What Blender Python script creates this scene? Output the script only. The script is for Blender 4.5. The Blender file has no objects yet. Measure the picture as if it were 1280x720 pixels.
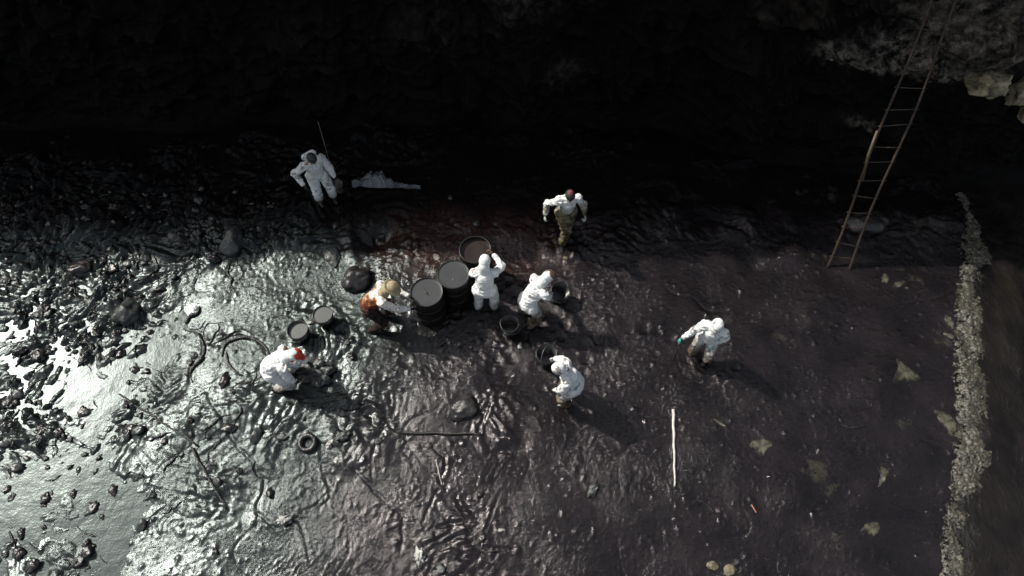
import bpy, bmesh, math, random
import numpy as np
from mathutils import Vector, Matrix, Quaternion
random.seed(7)
sc = bpy.context.scene
C = bpy.context.collection
R = math.radians

# ------------------------------------------------------------------ camera, sky, sun, exposure
CAM = Vector((0.0, -6.15, 11.57)); PITCH = 62.0; FPX = 865.0      # FPX = focal length for a 1280 px wide frame
cd = bpy.data.cameras.new('camera'); cam = bpy.data.objects.new('camera', cd); C.objects.link(cam)
cam.location = CAM; cam.rotation_euler = (R(90 - PITCH), 0, 0)
cd.sensor_width = 36; cd.lens = 36 * FPX / 1280; cd.clip_end = 3000; cd.clip_start = 0.1
sc.camera = cam
SUN_EL, SUN_AZ = 45.5, 62.0        # azimuth measured from +Y towards -X (forward-left)
S = Vector((-math.sin(R(SUN_AZ)) * math.cos(R(SUN_EL)), math.cos(R(SUN_AZ)) * math.cos(R(SUN_EL)), math.sin(R(SUN_EL))))
w = bpy.data.worlds.new('World'); sc.world = w; w.use_nodes = True
nt = w.node_tree; bg = nt.nodes['Background']
sky = nt.nodes.new('ShaderNodeTexSky'); sky.sky_type = 'NISHITA'; sky.sun_disc = False
sky.sun_elevation = R(SUN_EL); sky.sun_rotation = R(-SUN_AZ); sky.dust_density = 3.0; sky.air_density = 1.0; sky.ozone_density = 1.0
hs = nt.nodes.new('ShaderNodeHueSaturation'); hs.inputs['Saturation'].default_value = .45      # hazy, thinly clouded sky
nt.links.new(sky.outputs[0], hs.inputs['Color']); nt.links.new(hs.outputs[0], bg.inputs[0]); bg.inputs[1].default_value = 0.085
sd = bpy.data.lights.new('sun', 'SUN'); sd.energy = 3.6; sd.angle = R(0.9); sd.color = (1.0, 0.95, 0.88)
sun = bpy.data.objects.new('sun', sd); C.objects.link(sun)
sun.rotation_euler = (-S).to_track_quat('-Z', 'Y').to_euler()
sc.view_settings.view_transform = 'Standard'; sc.view_settings.look = 'None'
sc.view_settings.exposure = 0.6; sc.view_settings.gamma = 1

def at(px, py, z=0.0):
    """point of the place that the pixel (1280x720) sees on the horizontal plane z"""
    p = R(PITCH)
    F = Vector((0, math.cos(p), -math.sin(p))); U = Vector((0, math.sin(p), math.cos(p)))
    d = F + U * ((360 - py) / FPX) + Vector((1, 0, 0)) * ((px - 640) / FPX)
    return CAM + d * ((z - CAM.z) / d.z)
def aty(px, py, y):
    p = R(PITCH)
    F = Vector((0, math.cos(p), -math.sin(p))); U = Vector((0, math.sin(p), math.cos(p)))
    d = F + U * ((360 - py) / FPX) + Vector((1, 0, 0)) * ((px - 640) / FPX)
    return CAM + d * ((y - CAM.y) / d.y)

# ------------------------------------------------------------------ numpy noise
_rng = np.random.RandomState(5)
_perm = _rng.permutation(256); _perm = np.concatenate([_perm, _perm, _perm])
_g3 = _rng.normal(size=(256, 3)); _g3 /= np.linalg.norm(_g3, axis=1)[:, None]
def pn(x, y, z=0.0):
    x = np.asarray(x, float); y = np.asarray(y, float); z = np.broadcast_to(np.asarray(z, float), x.shape)
    xi = np.floor(x).astype(int); yi = np.floor(y).astype(int); zi = np.floor(z).astype(int)
    xf = x - xi; yf = y - yi; zf = z - zi
    u = xf * xf * xf * (xf * (xf * 6 - 15) + 10); v = yf * yf * yf * (yf * (yf * 6 - 15) + 10); ww = zf * zf * zf * (zf * (zf * 6 - 15) + 10)
    flat = np.isscalar(0)
    def g(a, b, c):
        h = _perm[_perm[_perm[(xi + a) & 255] + ((yi + b) & 255)] + ((zi + c) & 255)]
        q = _g3[h]
        return q[..., 0] * (xf - a) + q[..., 1] * (yf - b) + q[..., 2] * (zf - c)
    def L(a, b, t): return a + (b - a) * t
    z0 = L(L(g(0,0,0), g(1,0,0), u), L(g(0,1,0), g(1,1,0), u), v)
    if not np.any(zf): return z0 * 1.5
    z1 = L(L(g(0,0,1), g(1,0,1), u), L(g(0,1,1), g(1,1,1), u), v)
    return L(z0, z1, ww) * 1.5
def fbm(x, y, z=0.0, o=3, f=1.0):
    r = 0; a = 1.0
    for k in range(o):
        r = r + a * pn(x * f + 17.3 * k, y * f - 9.1 * k, z * f if not np.isscalar(z) else z); a *= .5; f *= 2.03
    return r
def sst(a, b, x):
    t = np.clip((x - a) / (b - a), 0, 1); return t * t * (3 - 2 * t)
def bump(x, y, cx, cy, rx, ry=None, rot=0):
    ry = ry or rx; c, s = math.cos(rot), math.sin(rot)
    dx = (x - cx) * c + (y - cy) * s; dy = -(x - cx) * s + (y - cy) * c
    return np.exp(-(dx / rx) ** 2 - (dy / ry) ** 2)

def toe(x):        # where the cliff meets the shore
    return 3.75 - 1.35 * sst(2.5, 6.5, x) + 0.25 * pn(x * .6, x * 0 + 3.3) - .25 * sst(6, 11, x)
POOL = -0.035
def seg_dist(x, y, pts):
    d = np.full(np.shape(x), 1e9)
    for (ax, ay), (bx, by) in zip(pts[:-1], pts[1:]):
        vx, vy = bx - ax, by - ay; L2 = vx * vx + vy * vy
        t = np.clip(((x - ax) * vx + (y - ay) * vy) / L2, 0, 1)
        d = np.minimum(d, np.hypot(x - ax - t * vx, y - ay - t * vy))
    return d
def P2(*pp): return [tuple(at(a, b)[:2]) for a, b in pp]
CREASES = [P2((275,425),(300,418),(325,428),(338,445)), P2((232,408),(255,420),(254,445),(238,458),(240,478)),
    P2((100,290),(135,340),(150,372),(175,384)), P2((435,575),(470,615),(505,650),(500,690)), P2((570,620),(585,665),(600,680),(612,655),(620,630)),
    P2((640,470),(612,505),(600,540)), P2((320,640),(345,660),(372,650),(390,700)), P2((865,635),(885,632),(905,645)), P2((545,690),(580,680),(640,690)),
    P2((540,560),(560,575),(548,610),(530,650)), P2((265,500),(300,560),(330,600),(320,660))]
EDGE = np.array([tuple(at(a, b))[:2] for a, b in [(1205, 252), (1207, 300), (1200, 360), (1193, 420), (1198, 480), (1196, 540), (1190, 600), (1182, 660), (1178, 720)]]); EDGE = EDGE[np.argsort(EDGE[:, 1])]
FEET = []
_r = random.Random(3)
for _c in [(-1.6,-.2,1.3,26),(.3,-.5,1.0,16),(-4,-1.4,.9,12),(.9,-1.8,.8,12),(3.3,-1.2,.8,10),(1.0,.7,.7,8),(-3.6,-.7,.8,8)]:
    for _k in range(_c[3]): FEET.append((_c[0] + _r.gauss(0, _c[2] * .6), _c[1] + _r.gauss(0, _c[2] * .5), _r.uniform(.06, .11), _r.uniform(.008, .018)))
def masks(x, y):
    wx = x + .5 * pn(x * .8, y * .8, .5); wy = y + .5 * pn(x * .8 + 40, y * .8, .5)
    D = sst(-5.9, -7.0, wx) * sst(3.6, 2.6, y) * (.30 + .70 * np.maximum(sst(-.22, .12, pn(x * .7 + 5, y * .7, .2)), sst(-1.9, -.6, wy)))
    D = np.maximum(D, .8 * sst(-2.6, -4.4, wx) * sst(.45, .95, wy) * sst(2.6, 1.9, y))       # rough band under the shade line
    for (cx, cy, r) in [(-3.9,-2.9,.5),(-2.6,-2.6,.7),(-4.9,-3.7,.5),(-4.6,-2.2,.4),(-.2,-2.6,.5),(-.9,-4.5,.6),(-3.2,-1.0,.5),(-2.6,1.2,.6),(-5.4,-2.7,.5)]:
        D = np.maximum(D, .55 * bump(x, y, cx, cy, r))
    B = sst(.35, 1.6, wy - 1.0 * sst(-1, -6, x) * 0) * sst(-1.0, 0.2, toe(x) - y + 1.2)              # boulder strewn shade
    return D, B
def H(x, y, fine=True):
    x = np.asarray(x, float); y = np.asarray(y, float)
    wx = x + .35 * pn(x * 1.1, y * 1.1, 7.5); wy = y + .35 * pn(x * 1.1 + 30, y * 1.1, 7.5)
    D, B = masks(x, y)
    h = .05 * pn(x * .45, y * .45, 1.5) + .03 * pn(wx * 1.3, wy * 1.3, 2.5)
    h = h + .02 * sst(-4.5, -2.5, x) + .045 * bump(x, y, -4.6, -1.5, 1.5, 2.2)
    h = h - (.035 + .035 * sst(.2, -1.6, wy)) * sst(-5.3, -6.9, wx + 1.3 * pn(x * .55, y * .55, 12.5) + .5 * pn(x * 1.6, y * 1.6, 13.5)) - .03 * bump(x, y, -5.6, -3.6, 1.0, 1.2)
    r1 = 1 - np.abs(pn(wx * 2.6, wy * 2.6, 3.5)) * 2.2
    calm = (1 - .78 * sst(-4.2, -.6, x + .35 * y)) * (1 - .55 * sst(1.5, 2.5, y))
    h = h + (.002 * np.clip(r1, 0, 1) ** 2) * (.2 + .8 * calm)
    # thin winding creases
    n = pn(wx * .9 + 9, wy * .9, 4.5); h = h - .012 * np.exp(-(n / .014) ** 2) * sst(-.2, .3, pn(x * .7, y * .7 + 20, .9))
    for pts in CREASES:
        d = seg_dist(x + .05 * pn(x * 5, y * 5, .3), y + .05 * pn(x * 5 + 9, y * 5, .3), pts)
        h = h - .014 * np.exp(-(d / .022) ** 2) + .005 * np.exp(-((d - .06) / .03) ** 2)
    # rubble of oiled weed and debris
    b1 = np.abs(pn(wx * 2.1 + 3, wy * 2.1, 5.5)); b2 = np.abs(pn(wx * 5.2, wy * 5.2 + 3, 6.5)); b3 = pn(wx * 11, wy * 11, 8.5)
    h = h + D * (.13 * b1 + .13 * b2 + .045 * b3 + .012 * pn(x * 21, y * 21, .6) - .01)
    c1 = np.abs(pn(wx * .95 + 3, wy * 1.25, 9.5)); 
    B = B * (.25 + .75 * sst(-.05, .25, pn(x * .7 + 31, y * .9, 20.5)))
    h = h + B * (.15 * c1 + .09 * b1 + .06 * b2 + .025 * b3 - .02)
    # small lumps everywhere
    pt = .35 + 1.5 * sst(-.15, .35, pn(wx * .8 + 11, wy * .8, 6.1)) * (.5 + .5 * calm)
    h = h + .0011 * pt * pn(wx * 8, wy * 8, 2.2) + .0022 * (.4 + .6 * pt) * pn(x * 17, y * 17, 3.2) + .0012 * calm * pn(x * 29, y * 29, 4.2)
    wx2 = x + .05 * pn(x * 6, y * 6, 14.5); wy2 = y + .05 * pn(x * 6 + 9, y * 6, 14.5)
    k1 = np.clip(1 - np.abs(pn(wx2 * 7.5, wy2 * 5.5, 15.5)) * 7, 0, 1) * sst(-.05, .3, pn(x * 1.7, y * 1.7, 16.5)); k2 = np.clip(1 - np.abs(pn(wx2 * 13, wy2 * 10, 17.5)) * 5, 0, 1) * sst(0, .35, pn(x * 2.6, y * 2.6, 18.5))
    h = h + (.004 * k1 + .0065 * k2) * (.35 + .65 * calm + .65 * sst(0, 2.5, x)) + .05 * np.clip(pn(x * 9, y * 7, 19.5) - .42, 0, 1) + .07 * np.clip(pn(x * 17, y * 12, 21.5) - .46, 0, 1) * sst(-.1, .25, pn(x * 1.3, y * 1.3, 22.5))
    h = h - .30 * bump(x, y, -2.72, 1.15, .34, .30, .4) + .06 * bump(x, y, -3.15, 1.0, .12, .5, .3)
    h = h + .006 * pt * np.clip(1 - np.abs(pn(wx * 4.3 + 5, wy * 4.3, 1.9)) * 5, 0, 1) ** 2 - .006 * np.exp(-(pn(wx * 2.9, wy * 2.9 + 8, 2.9) / .03) ** 2) * pt
    for (fx, fy, r, d) in FEET:
        dd = np.hypot(x - fx, y - fy)
        h = h - d * np.exp(-(dd / r) ** 2) + d * .45 * np.exp(-((dd - r * 1.5) / (r * .45)) ** 2)
    # shelves down into the water on the right
    e = x - np.interp(y, EDGE[:, 1], EDGE[:, 0])
    h = h - (.10 * sst(-1.4, -.1, e) + .30 * sst(-.1, 1.4, e)) * sst(2.9, 2.2, y) - .8 * sst(6, 40, e)
    h = h - .25 * sst(-7, -25, y)
    return h
def _bil(F, x, y):
    i = min(max(int(np.searchsorted(gx, x)) - 1, 0), len(gx) - 2); j = min(max(int(np.searchsorted(gy, y)) - 1, 0), len(gy) - 2)
    u = (x - gx[i]) / (gx[i + 1] - gx[i]); v = (y - gy[j]) / (gy[j + 1] - gy[j])
    return float(F[j, i] * (1 - u) * (1 - v) + F[j, i + 1] * u * (1 - v) + F[j + 1, i] * (1 - u) * v + F[j + 1, i + 1] * u * v)
def Hp(x, y): return _bil(GZ, x, y)
def Dp(x, y): return _bil(Dm, x, y)

# ------------------------------------------------------------------ node material helpers
class M:
    def __init__(s, name):
        s.m = bpy.data.materials.new(name); s.m.use_nodes = True; s.n = s.m.node_tree.nodes; s.l = s.m.node_tree.links
        s.b = s.n['Principled BSDF']; s.tc = s.n.new('ShaderNodeTexCoord')
    def noise(s, scale, detail=4, rough=.55, vec=None, dist=0):
        t = s.n.new('ShaderNodeTexNoise'); t.inputs['Scale'].default_value = scale; t.inputs['Detail'].default_value = detail
        t.inputs['Roughness'].default_value = rough; t.inputs['Distortion'].default_value = dist
        s.l.new(vec or s.tc.outputs['Object'], t.inputs['Vector']); return t.outputs['Fac']
    def vor(s, scale, feat='F1', vec=None):
        t = s.n.new('ShaderNodeTexVoronoi'); t.feature = feat; t.inputs['Scale'].default_value = scale
        s.l.new(vec or s.tc.outputs['Object'], t.inputs['Vector']); return t.outputs['Distance']
    def ramp(s, fac, stops, interp='LINEAR'):
        r = s.n.new('ShaderNodeValToRGB'); r.color_ramp.interpolation = interp
        e = r.color_ramp.elements
        while len(e) < len(stops): e.new(.5)
        for q, (p, c) in zip(e, stops):
            q.position = p; q.color = (c, c, c, 1) if not hasattr(c, '__len__') else (*c, 1)
        s.l.new(fac, r.inputs[0]); return r.outputs[0]
    def mix(s, f, a, b):
        m = s.n.new('ShaderNodeMix'); m.data_type = 'RGBA'
        for k, v in ((0, f), (6, a), (7, b)):
            if isinstance(v, (int, float)): m.inputs[k].default_value = v
            elif isinstance(v, (tuple, list)): m.inputs[k].default_value = (*v, 1)
            else: s.l.new(v, m.inputs[k])
        return m.outputs[2]
    def math(s, op, a, b=None):
        m = s.n.new('ShaderNodeMath'); m.operation = op
        for k, v in ((0, a), (1, b)):
            if v is None: continue
            if isinstance(v, (int, float)): m.inputs[k].default_value = v
            else: s.l.new(v, m.inputs[k])
        return m.outputs[0]
    def xyz(s):
        q = s.n.new('ShaderNodeSeparateXYZ'); s.l.new(s.tc.outputs['Object'], q.inputs[0]); return q.outputs
    def mapr(s, v, a, b, c=0, d=1):
        m = s.n.new('ShaderNodeMapRange'); m.interpolation_type = 'SMOOTHSTEP'
        for k, q in zip((1, 2, 3, 4), (a, b, c, d)): m.inputs[k].default_value = q
        s.l.new(v, m.inputs[0]); return m.outputs[0]
    def bump(s, h, dist, strength=1, prev=None):
        b = s.n.new('ShaderNodeBump'); b.inputs['Distance'].default_value = dist; b.inputs['Strength'].default_value = strength
        s.l.new(h, b.inputs['Height'])
        if prev: s.l.new(prev, b.inputs['Normal'])
        return b.outputs[0]
    def attr(s, name):
        a = s.n.new('ShaderNodeAttribute'); a.attribute_name = name; return a.outputs['Fac']
    def set(s, **k):
        names = dict(color='Base Color', rough='Roughness', metal='Metallic', spec='Specular IOR Level', normal='Normal', coat='Coat Weight', coatr='Coat Roughness', ior='IOR', trans='Transmission Weight', alpha='Alpha', sheen='Sheen Weight', sss='Subsurface Weight')
        for a, v in k.items():
            i = s.b.inputs[names[a]]
            if isinstance(v, (int, float)): i.default_value = v
            elif isinstance(v, (tuple, list)): i.default_value = (*v, 1)
            else: s.l.new(v, i)
        return s.m
def simple(name, col, rough=.5, metal=0, var=.35, scale=9, bmp=.004, spec=.5, dirt=None):
    m = M(name); n = m.noise(scale, 5); c = m.mix(m.ramp(n, [(.3, 0), (.7, 1)]), tuple(q * (1 - var) for q in col), tuple(min(1, q * (1 + var)) for q in col))
    if dirt:
        c = m.mix(m.ramp(m.noise(scale * .6, 5, .6), [(dirt[1], 0), (dirt[1] + .1, 1)]), c, dirt[0])
    return m.set(color=c, rough=rough, metal=metal, spec=spec, normal=m.bump(m.noise(scale * 4, 3), bmp))

# ------------------------------------------------------------------ object helpers
def tag(o, label=None, cat=None, group=None, kind=None):
    if label: o['label'] = label
    if cat: o['category'] = cat
    if group: o['group'] = group
    if kind: o['kind'] = kind
    return o
def mesh_obj(name, verts, faces, mat, parent=None, smooth=True):
    me = bpy.data.meshes.new(name); me.from_pydata([tuple(v) for v in verts], [], faces); me.update()
    if smooth: me.shade_smooth()
    for m_ in (mat if isinstance(mat, (list, tuple)) else [mat]): me.materials.append(m_)
    o = bpy.data.objects.new(name, me); C.objects.link(o)
    if parent: o.parent = parent
    return o
def empty(name, loc, rz=0, label=None, cat=None, group=None):
    o = bpy.data.objects.new(name, None); C.objects.link(o); o.location = loc; o.rotation_euler = (0, 0, rz); o.empty_display_size = .1
    return tag(o, label, cat, group)
def grid_mesh(name, X, Y, Z, mat, cols=None):
    ny, nx = X.shape
    co = np.stack([X, Y, Z], -1).reshape(-1, 3).astype(np.float32)
    i = np.arange(nx * ny).reshape(ny, nx)
    f = np.stack([i[:-1, :-1], i[:-1, 1:], i[1:, 1:], i[1:, :-1]], -1).reshape(-1, 4).astype(np.int32)
    me = bpy.data.meshes.new(name)
    me.vertices.add(len(co)); me.vertices.foreach_set('co', co.ravel())
    me.loops.add(f.size); me.loops.foreach_set('vertex_index', f.ravel())
    me.polygons.add(len(f)); me.polygons.foreach_set('loop_start', np.arange(0, f.size, 4, dtype=np.int32))
    me.update(calc_edges=True); me.shade_smooth()
    for k, v in (cols or {}).items():
        a = me.attributes.new(k, 'FLOAT', 'POINT'); a.data.foreach_set('value', np.asarray(v, np.float32).ravel())
    me.materials.append(mat)
    o = bpy.data.objects.new(name, me); C.objects.link(o); return o
class Geo:
    """collects closed shapes as vertices and faces"""
    def __init__(s): s.v = []; s.f = []
    def add(s, v, f):
        k = len(s.v); s.v += [tuple(q) for q in v]; s.f += [tuple(i + k for i in q) for q in f]
    def tube(s, pts, rad, seg=8, cap=True):
        pts = [Vector(p) for p in pts]; n = len(pts)
        rad = rad if hasattr(rad, '__len__') else [rad] * n
        V = []; F = []; prev = None
        for k, p in enumerate(pts):
            t = (pts[min(k + 1, n - 1)] - pts[max(k - 1, 0)]).normalized()
            a = prev if prev is not None else (Vector((0, 0, 1)) if abs(t.z) < .9 else Vector((1, 0, 0)))
            a = (a - t * a.dot(t)).normalized(); prev = a; b = t.cross(a)
            for j in range(seg):
                g = 2 * math.pi * j / seg; V.append(p + (a * math.cos(g) + b * math.sin(g)) * rad[k])
        for k in range(n - 1):
            for j in range(seg):
                j2 = (j + 1) % seg; F.append((k * seg + j, k * seg + j2, (k + 1) * seg + j2, (k + 1) * seg + j))
        if cap: F.append(tuple(range(seg))[::-1]); F.append(tuple((n - 1) * seg + j for j in range(seg)))
        s.add(V, F); return s
    def cap(s, a, b, ra, rb, seg=14):     # tapered capsule
        a = Vector(a); b = Vector(b); d = (b - a); L = d.length or 1e-4; t = d / L if d.length > 1e-6 else Vector((0, 0, 1))
        q = []
        for k in range(5): g = math.pi / 2 * (1 - k / 4.0); q.append((-math.sin(g) * ra, math.cos(g) * ra + 1e-4))
        for k in range(1, 4): q.append((L * k / 4, ra + (rb - ra) * k / 4))
        for k in range(5): g = math.pi / 2 * (k / 4.0); q.append((L + math.sin(g) * rb, math.cos(g) * rb + 1e-4))
        s.tube([a + t * z for z, _ in q], [r for _, r in q], seg); 
        return s
    def ell(s, c, r, rot=None, seg=18, rings=12):
        c = Vector(c); rot = rot or Matrix.Identity(3); V = []; F = []
        V.append(c + rot @ Vector((0, 0, -r[2])))
        for k in range(1, rings):
            g = -math.pi / 2 + math.pi * k / rings
            for j in range(seg):
                h = 2 * math.pi * j / seg
                V.append(c + rot @ Vector((r[0] * math.cos(g) * math.cos(h), r[1] * math.cos(g) * math.sin(h), r[2] * math.sin(g))))
        V.append(c + rot @ Vector((0, 0, r[2]))); top = len(V) - 1
        for j in range(seg): F.append((0, 1 + (j + 1) % seg, 1 + j))
        for k in range(rings - 2):
            for j in range(seg):
                a = 1 + k * seg; j2 = (j + 1) % seg; F.append((a + j, a + j2, a + seg + j2, a + seg + j))
        a = 1 + (rings - 2) * seg
        for j in range(seg): F.append((a + j, a + (j + 1) % seg, top))
        s.add(V, F); return s
    def box(s, c, half, rot=None):
        c = Vector(c); rot = rot or Matrix.Identity(3)
        V = [c + rot @ Vector((x * half[0], y * half[1], z * half[2])) for x in (-1, 1) for y in (-1, 1) for z in (-1, 1)]
        s.add(V, [(0,1,3,2),(4,6,7,5),(0,4,5,1),(2,3,7,6),(0,2,6,4),(1,5,7,3)]); return s
    def lathe(s, prof, seg=40, c=(0, 0, 0), closed=False):
        V = []; F = []; n = len(prof); c = Vector(c)
        for r, z in prof:
            for j in range(seg):
                g = 2 * math.pi * j / seg; V.append(c + Vector((r * math.cos(g), r * math.sin(g), z)))
        for k in range(n if closed else n - 1):
            k2 = (k + 1) % n
            for j in range(seg): j2 = (j + 1) % seg; F.append((k * seg + j, k * seg + j2, k2 * seg + j2, k2 * seg + j))
        if not closed: F.append(tuple(range(seg))[::-1]); F.append(tuple((n - 1) * seg + j for j in range(seg)))
        s.add(V, F); return s
    def obj(s, name, mat, parent=None, smooth=True): return mesh_obj(name, s.v, s.f, mat, parent, smooth)
    def remesh(s, name, mat, parent, vox, smooth_it=3, disp=None):
        me = bpy.data.meshes.new('tmp'); me.from_pydata(s.v, [], s.f); me.update()
        bm = bmesh.new(); bm.from_mesh(me); bmesh.ops.recalc_face_normals(bm, faces=bm.faces); bm.to_mesh(me); bm.free()
        t = bpy.data.objects.new('tmp', me); C.objects.link(t)
        a = t.modifiers.new('r', 'REMESH'); a.mode = 'VOXEL'; a.voxel_size = vox
        if smooth_it: b = t.modifiers.new('s', 'SMOOTH'); b.iterations = smooth_it; b.factor = .5
        dg = bpy.context.evaluated_depsgraph_get(); dg.update()
        out = bpy.data.meshes.new_from_object(t.evaluated_get(dg)); bpy.data.objects.remove(t); bpy.data.meshes.remove(me)
        out.name = name
        n = len(out.vertices); co = np.empty(n * 3, np.float32); out.vertices.foreach_get('co', co); co = co.reshape(-1, 3)
        if disp:
            no = np.empty(n * 3, np.float32); out.vertices.foreach_get('normal', no); no = no.reshape(-1, 3)
            co = co + no * disp(co.astype(float))[:, None]; out.vertices.foreach_set('co', co.astype(np.float32).ravel()); out.update()
        out.shade_smooth(); out.materials.clear()
        for m_ in (mat if isinstance(mat, (list, tuple)) else [mat]): out.materials.append(m_)
        o = bpy.data.objects.new(name, out); C.objects.link(o)
        if parent: o.parent = parent
        return o, co

# ------------------------------------------------------------------ the oiled shore: one sheet out to the horizon
def axis(lo, hi, n, far, k):
    a = np.linspace(lo, hi, n); st = a[1] - a[0]
    def run(e, L):
        g = st; p = 0; out = []
        while p < L: g *= k; p += g; out.append(p)
        return np.array(out)
    return np.concatenate([lo - run(0, far)[::-1], a, hi + run(0, far)])
gx = axis(-10.6, 9.0, 860, 500, 1.25); gy = axis(-5.3, 4.6, 450, 500, 1.25)
GX, GY = np.meshgrid(gx, gy)
GZ = H(GX, GY)
Dm, Bm = masks(GX, GY)
def ground_material():
    m = M('oily_ground'); X, Y, Z = m.xyz()
    D = m.attr('debris')
    warp = m.noise(.5, 4)
    # colour: crude oil over sand; purple-black right, green-grey silt left, red-brown stain behind the drums
    oil = m.mix(m.ramp(m.noise(1.3, 6, .6), [(.35, 0), (.65, 1)]), (.0042, .0033, .0037), (.0125, .0096, .0106))
    silt = m.mix(m.ramp(m.noise(3.0, 6, .65), [(.35, 0), (.65, 1)]), (.006, .0066, .0062), (.020, .022, .0205))
    xe = m.math('ADD', X, m.math('MULTIPLY', m.math('SUBTRACT', warp, .5), 4.5)); xe = m.math('ADD', xe, m.math('MULTIPLY', Y, -.35))
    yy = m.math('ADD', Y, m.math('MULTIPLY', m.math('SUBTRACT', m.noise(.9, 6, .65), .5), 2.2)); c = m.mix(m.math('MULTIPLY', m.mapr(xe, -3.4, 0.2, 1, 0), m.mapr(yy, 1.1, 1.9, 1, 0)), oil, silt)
    c = m.mix(m.mapr(yy, 1.3, 2.2), c, (.0045, .0038, .0040))  # oil-soaked toe, blackened further to paint in the cliff's shade
    red = m.mix(m.ramp(m.noise(6, 6, .75), [(.4, 0), (.7, 1)]), (.014, .0065, .0055), (.046, .024, .019))
    n2 = m.n.new('ShaderNodeVectorMath'); n2.operation = 'DISTANCE'; mp = m.n.new('ShaderNodeMapping'); mp.inputs['Scale'].default_value = (.52, 1.25, 0); m.l.new(m.tc.outputs['Object'], mp.inputs[0]); m.l.new(mp.outputs[0], n2.inputs[0]); n2.inputs[1].default_value = (-.5, 1.2, 0)
    dd = m.math('ADD', n2.outputs['Value'], m.math('MULTIPLY', m.math('SUBTRACT', m.noise(1.6, 5), .5), 2.0))
    c = m.mix(m.mapr(dd, .4, 1.5, 1, 0), c, red)
    kh = m.math('MULTIPLY', m.ramp(m.noise(1.1, 7, .68), [(.60, 0), (.66, 1)]), m.mapr(m.math('ADD', X, m.math('MULTIPLY', warp, 2)), 4.6, 6.2))
    c = m.mix(m.math('MULTIPLY', kh, .55), c, (0.05, .046, .034))
    # paler grit specks that oil has not covered
    c = m.mix(m.math('MULTIPLY', m.ramp(m.noise(42, 3, .5), [(.68, 0), (.74, 1)]), .35), c, (.11, .105, .10))
    silty = m.mapr(xe, -3.4, 0.2, 1, 0)
    r = m.mix(silty, m.ramp(m.noise(2.2, 5, .6), [(.3, .09), (.7, .21)]), m.ramp(m.noise(1.6, 6, .65), [(.3, .17), (.7, .36)]))
    # scattered glossier film
    rg = m.ramp(m.noise(.75, 5, .6), [(.38, .25), (.62, 1)]); rg = m.math('ADD', rg, m.math('MULTIPLY', m.math('SUBTRACT', 1.0, silty), .35))         # calm film against crinkled crust
    nb = m.bump(m.math('MULTIPLY', m.noise(21, 6, .7, dist=.3), rg), .0095, .85)
    nb = m.bump(m.math('MULTIPLY', m.noise(55, 3, .6), m.math('ADD', rg, .25)), .0042, .85, nb)
    spk = m.ramp(m.noise(26, 3, .55), [(.60, 0), (.66, 1)]); nb = m.bump(spk, .013, .95, nb)      # beads and nubs that catch the sun
    m.l.new(m.mix(silty, (1, .955, .965), (.86, 1, .98)), m.b.inputs['Specular Tint'])
    return m.set(color=c, rough=r, spec=m.mix(m.mapr(yy, .8, 1.6), m.mix(silty, (.50, .50, .50), (.60, .60, .60)), (.07, .07, .07)), normal=nb)  # specular also cut across the painted shade band at the toe
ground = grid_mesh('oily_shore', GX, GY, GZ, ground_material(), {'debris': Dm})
tag(ground, 'dark beach ground soaked in crude oil, lumpy with weed and debris', kind='structure')

# ------------------------------------------------------------------ standing oily water on the left
def pool_material():
    m = M('oily_water_film')
    c = m.mix(m.ramp(m.noise(.9, 5), [(.35, 0), (.65, 1)]), (.012, .015, .015), (.050, .060, .058))
    nb = m.bump(m.noise(3.5, 6, .62), .018, .6); nb = m.bump(m.noise(38, 5), .003, .45, nb); m.b.inputs['Specular Tint'].default_value = (.86, 1, .97, 1)
    return m.set(color=c, rough=.28, spec=.36, normal=nb)
px_ = np.linspace(-15, -3.3, 120); py_ = np.linspace(-9, 2.2, 110); PX, PY = np.meshgrid(px_, py_)
pool = grid_mesh('oily_pool', PX, PY, POOL + .003 * pn(PX * 2, PY * 2, 1.1), pool_material()); tag(pool, 'grey oily water lying between the clumps of debris', kind='structure')

# ------------------------------------------------------------------ the sea on the right and its breaking edge
def sea_material():
    m = M('oily_sea'); v = m.n.new('ShaderNodeMapping'); v.inputs['Scale'].default_value = (1, .6, 1); m.l.new(m.tc.outputs['Object'], v.inputs[0])
    c = m.mix(m.ramp(m.noise(1.2, 5, .6, v.outputs[0]), [(.42, 0), (.62, 1)]), (.004, .0034, .0032), (.011, .0092, .008))
    return m.set(color=c, rough=.26, spec=.24, normal=m.bump(m.noise(16, 7, .7, v.outputs[0]), .020, .9, m.bump(m.noise(3, 3, .6, v.outputs[0]), .05, .7)))
def edge_x(y): return 8.15 + .10 * (y - 0) * -1 * 0 + .16 * pn(y * .9, y * 0 + 2.2) + .07 * pn(y * 3.1, y * 0 + 7.7) - .05 * y * 0
sx = np.concatenate([np.linspace(0, 4, 110), 4 + np.cumsum(.04 * 1.25 ** np.arange(36))]); sy = axis(-5.5, 2.4, 200, 400, 1.3)
SU, SY = np.meshgrid(sx, sy)
FE = [(1205, 252), (1207, 300), (1200, 360), (1193, 420), (1198, 480), (1196, 540), (1190, 600), (1182, 660), (1178, 720)]
fe = EDGE
def edge_x(y):
    return np.interp(y, fe[:, 1], fe[:, 0]) + .06 * pn(y * 3.1, y * 0 + 7.7) + .035 * pn(y * 8.1, y * 0 + 1.7)
SX = edge_x(SY) + SU
SZ = -.045 + .02 * pn(SX * 1.5, SY * 1.1, .5) + .012 * pn(SX * 4.5, SY * 3.5, .5) + .02 * np.exp(-((SU - .4) / .32) ** 2) - .06 * sst(.6, 0, SU)
sea = grid_mesh('sea_water', SX, SY, SZ, sea_material()); tag(sea, 'dark brown oily sea water beside the shore', kind='structure')
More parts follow.
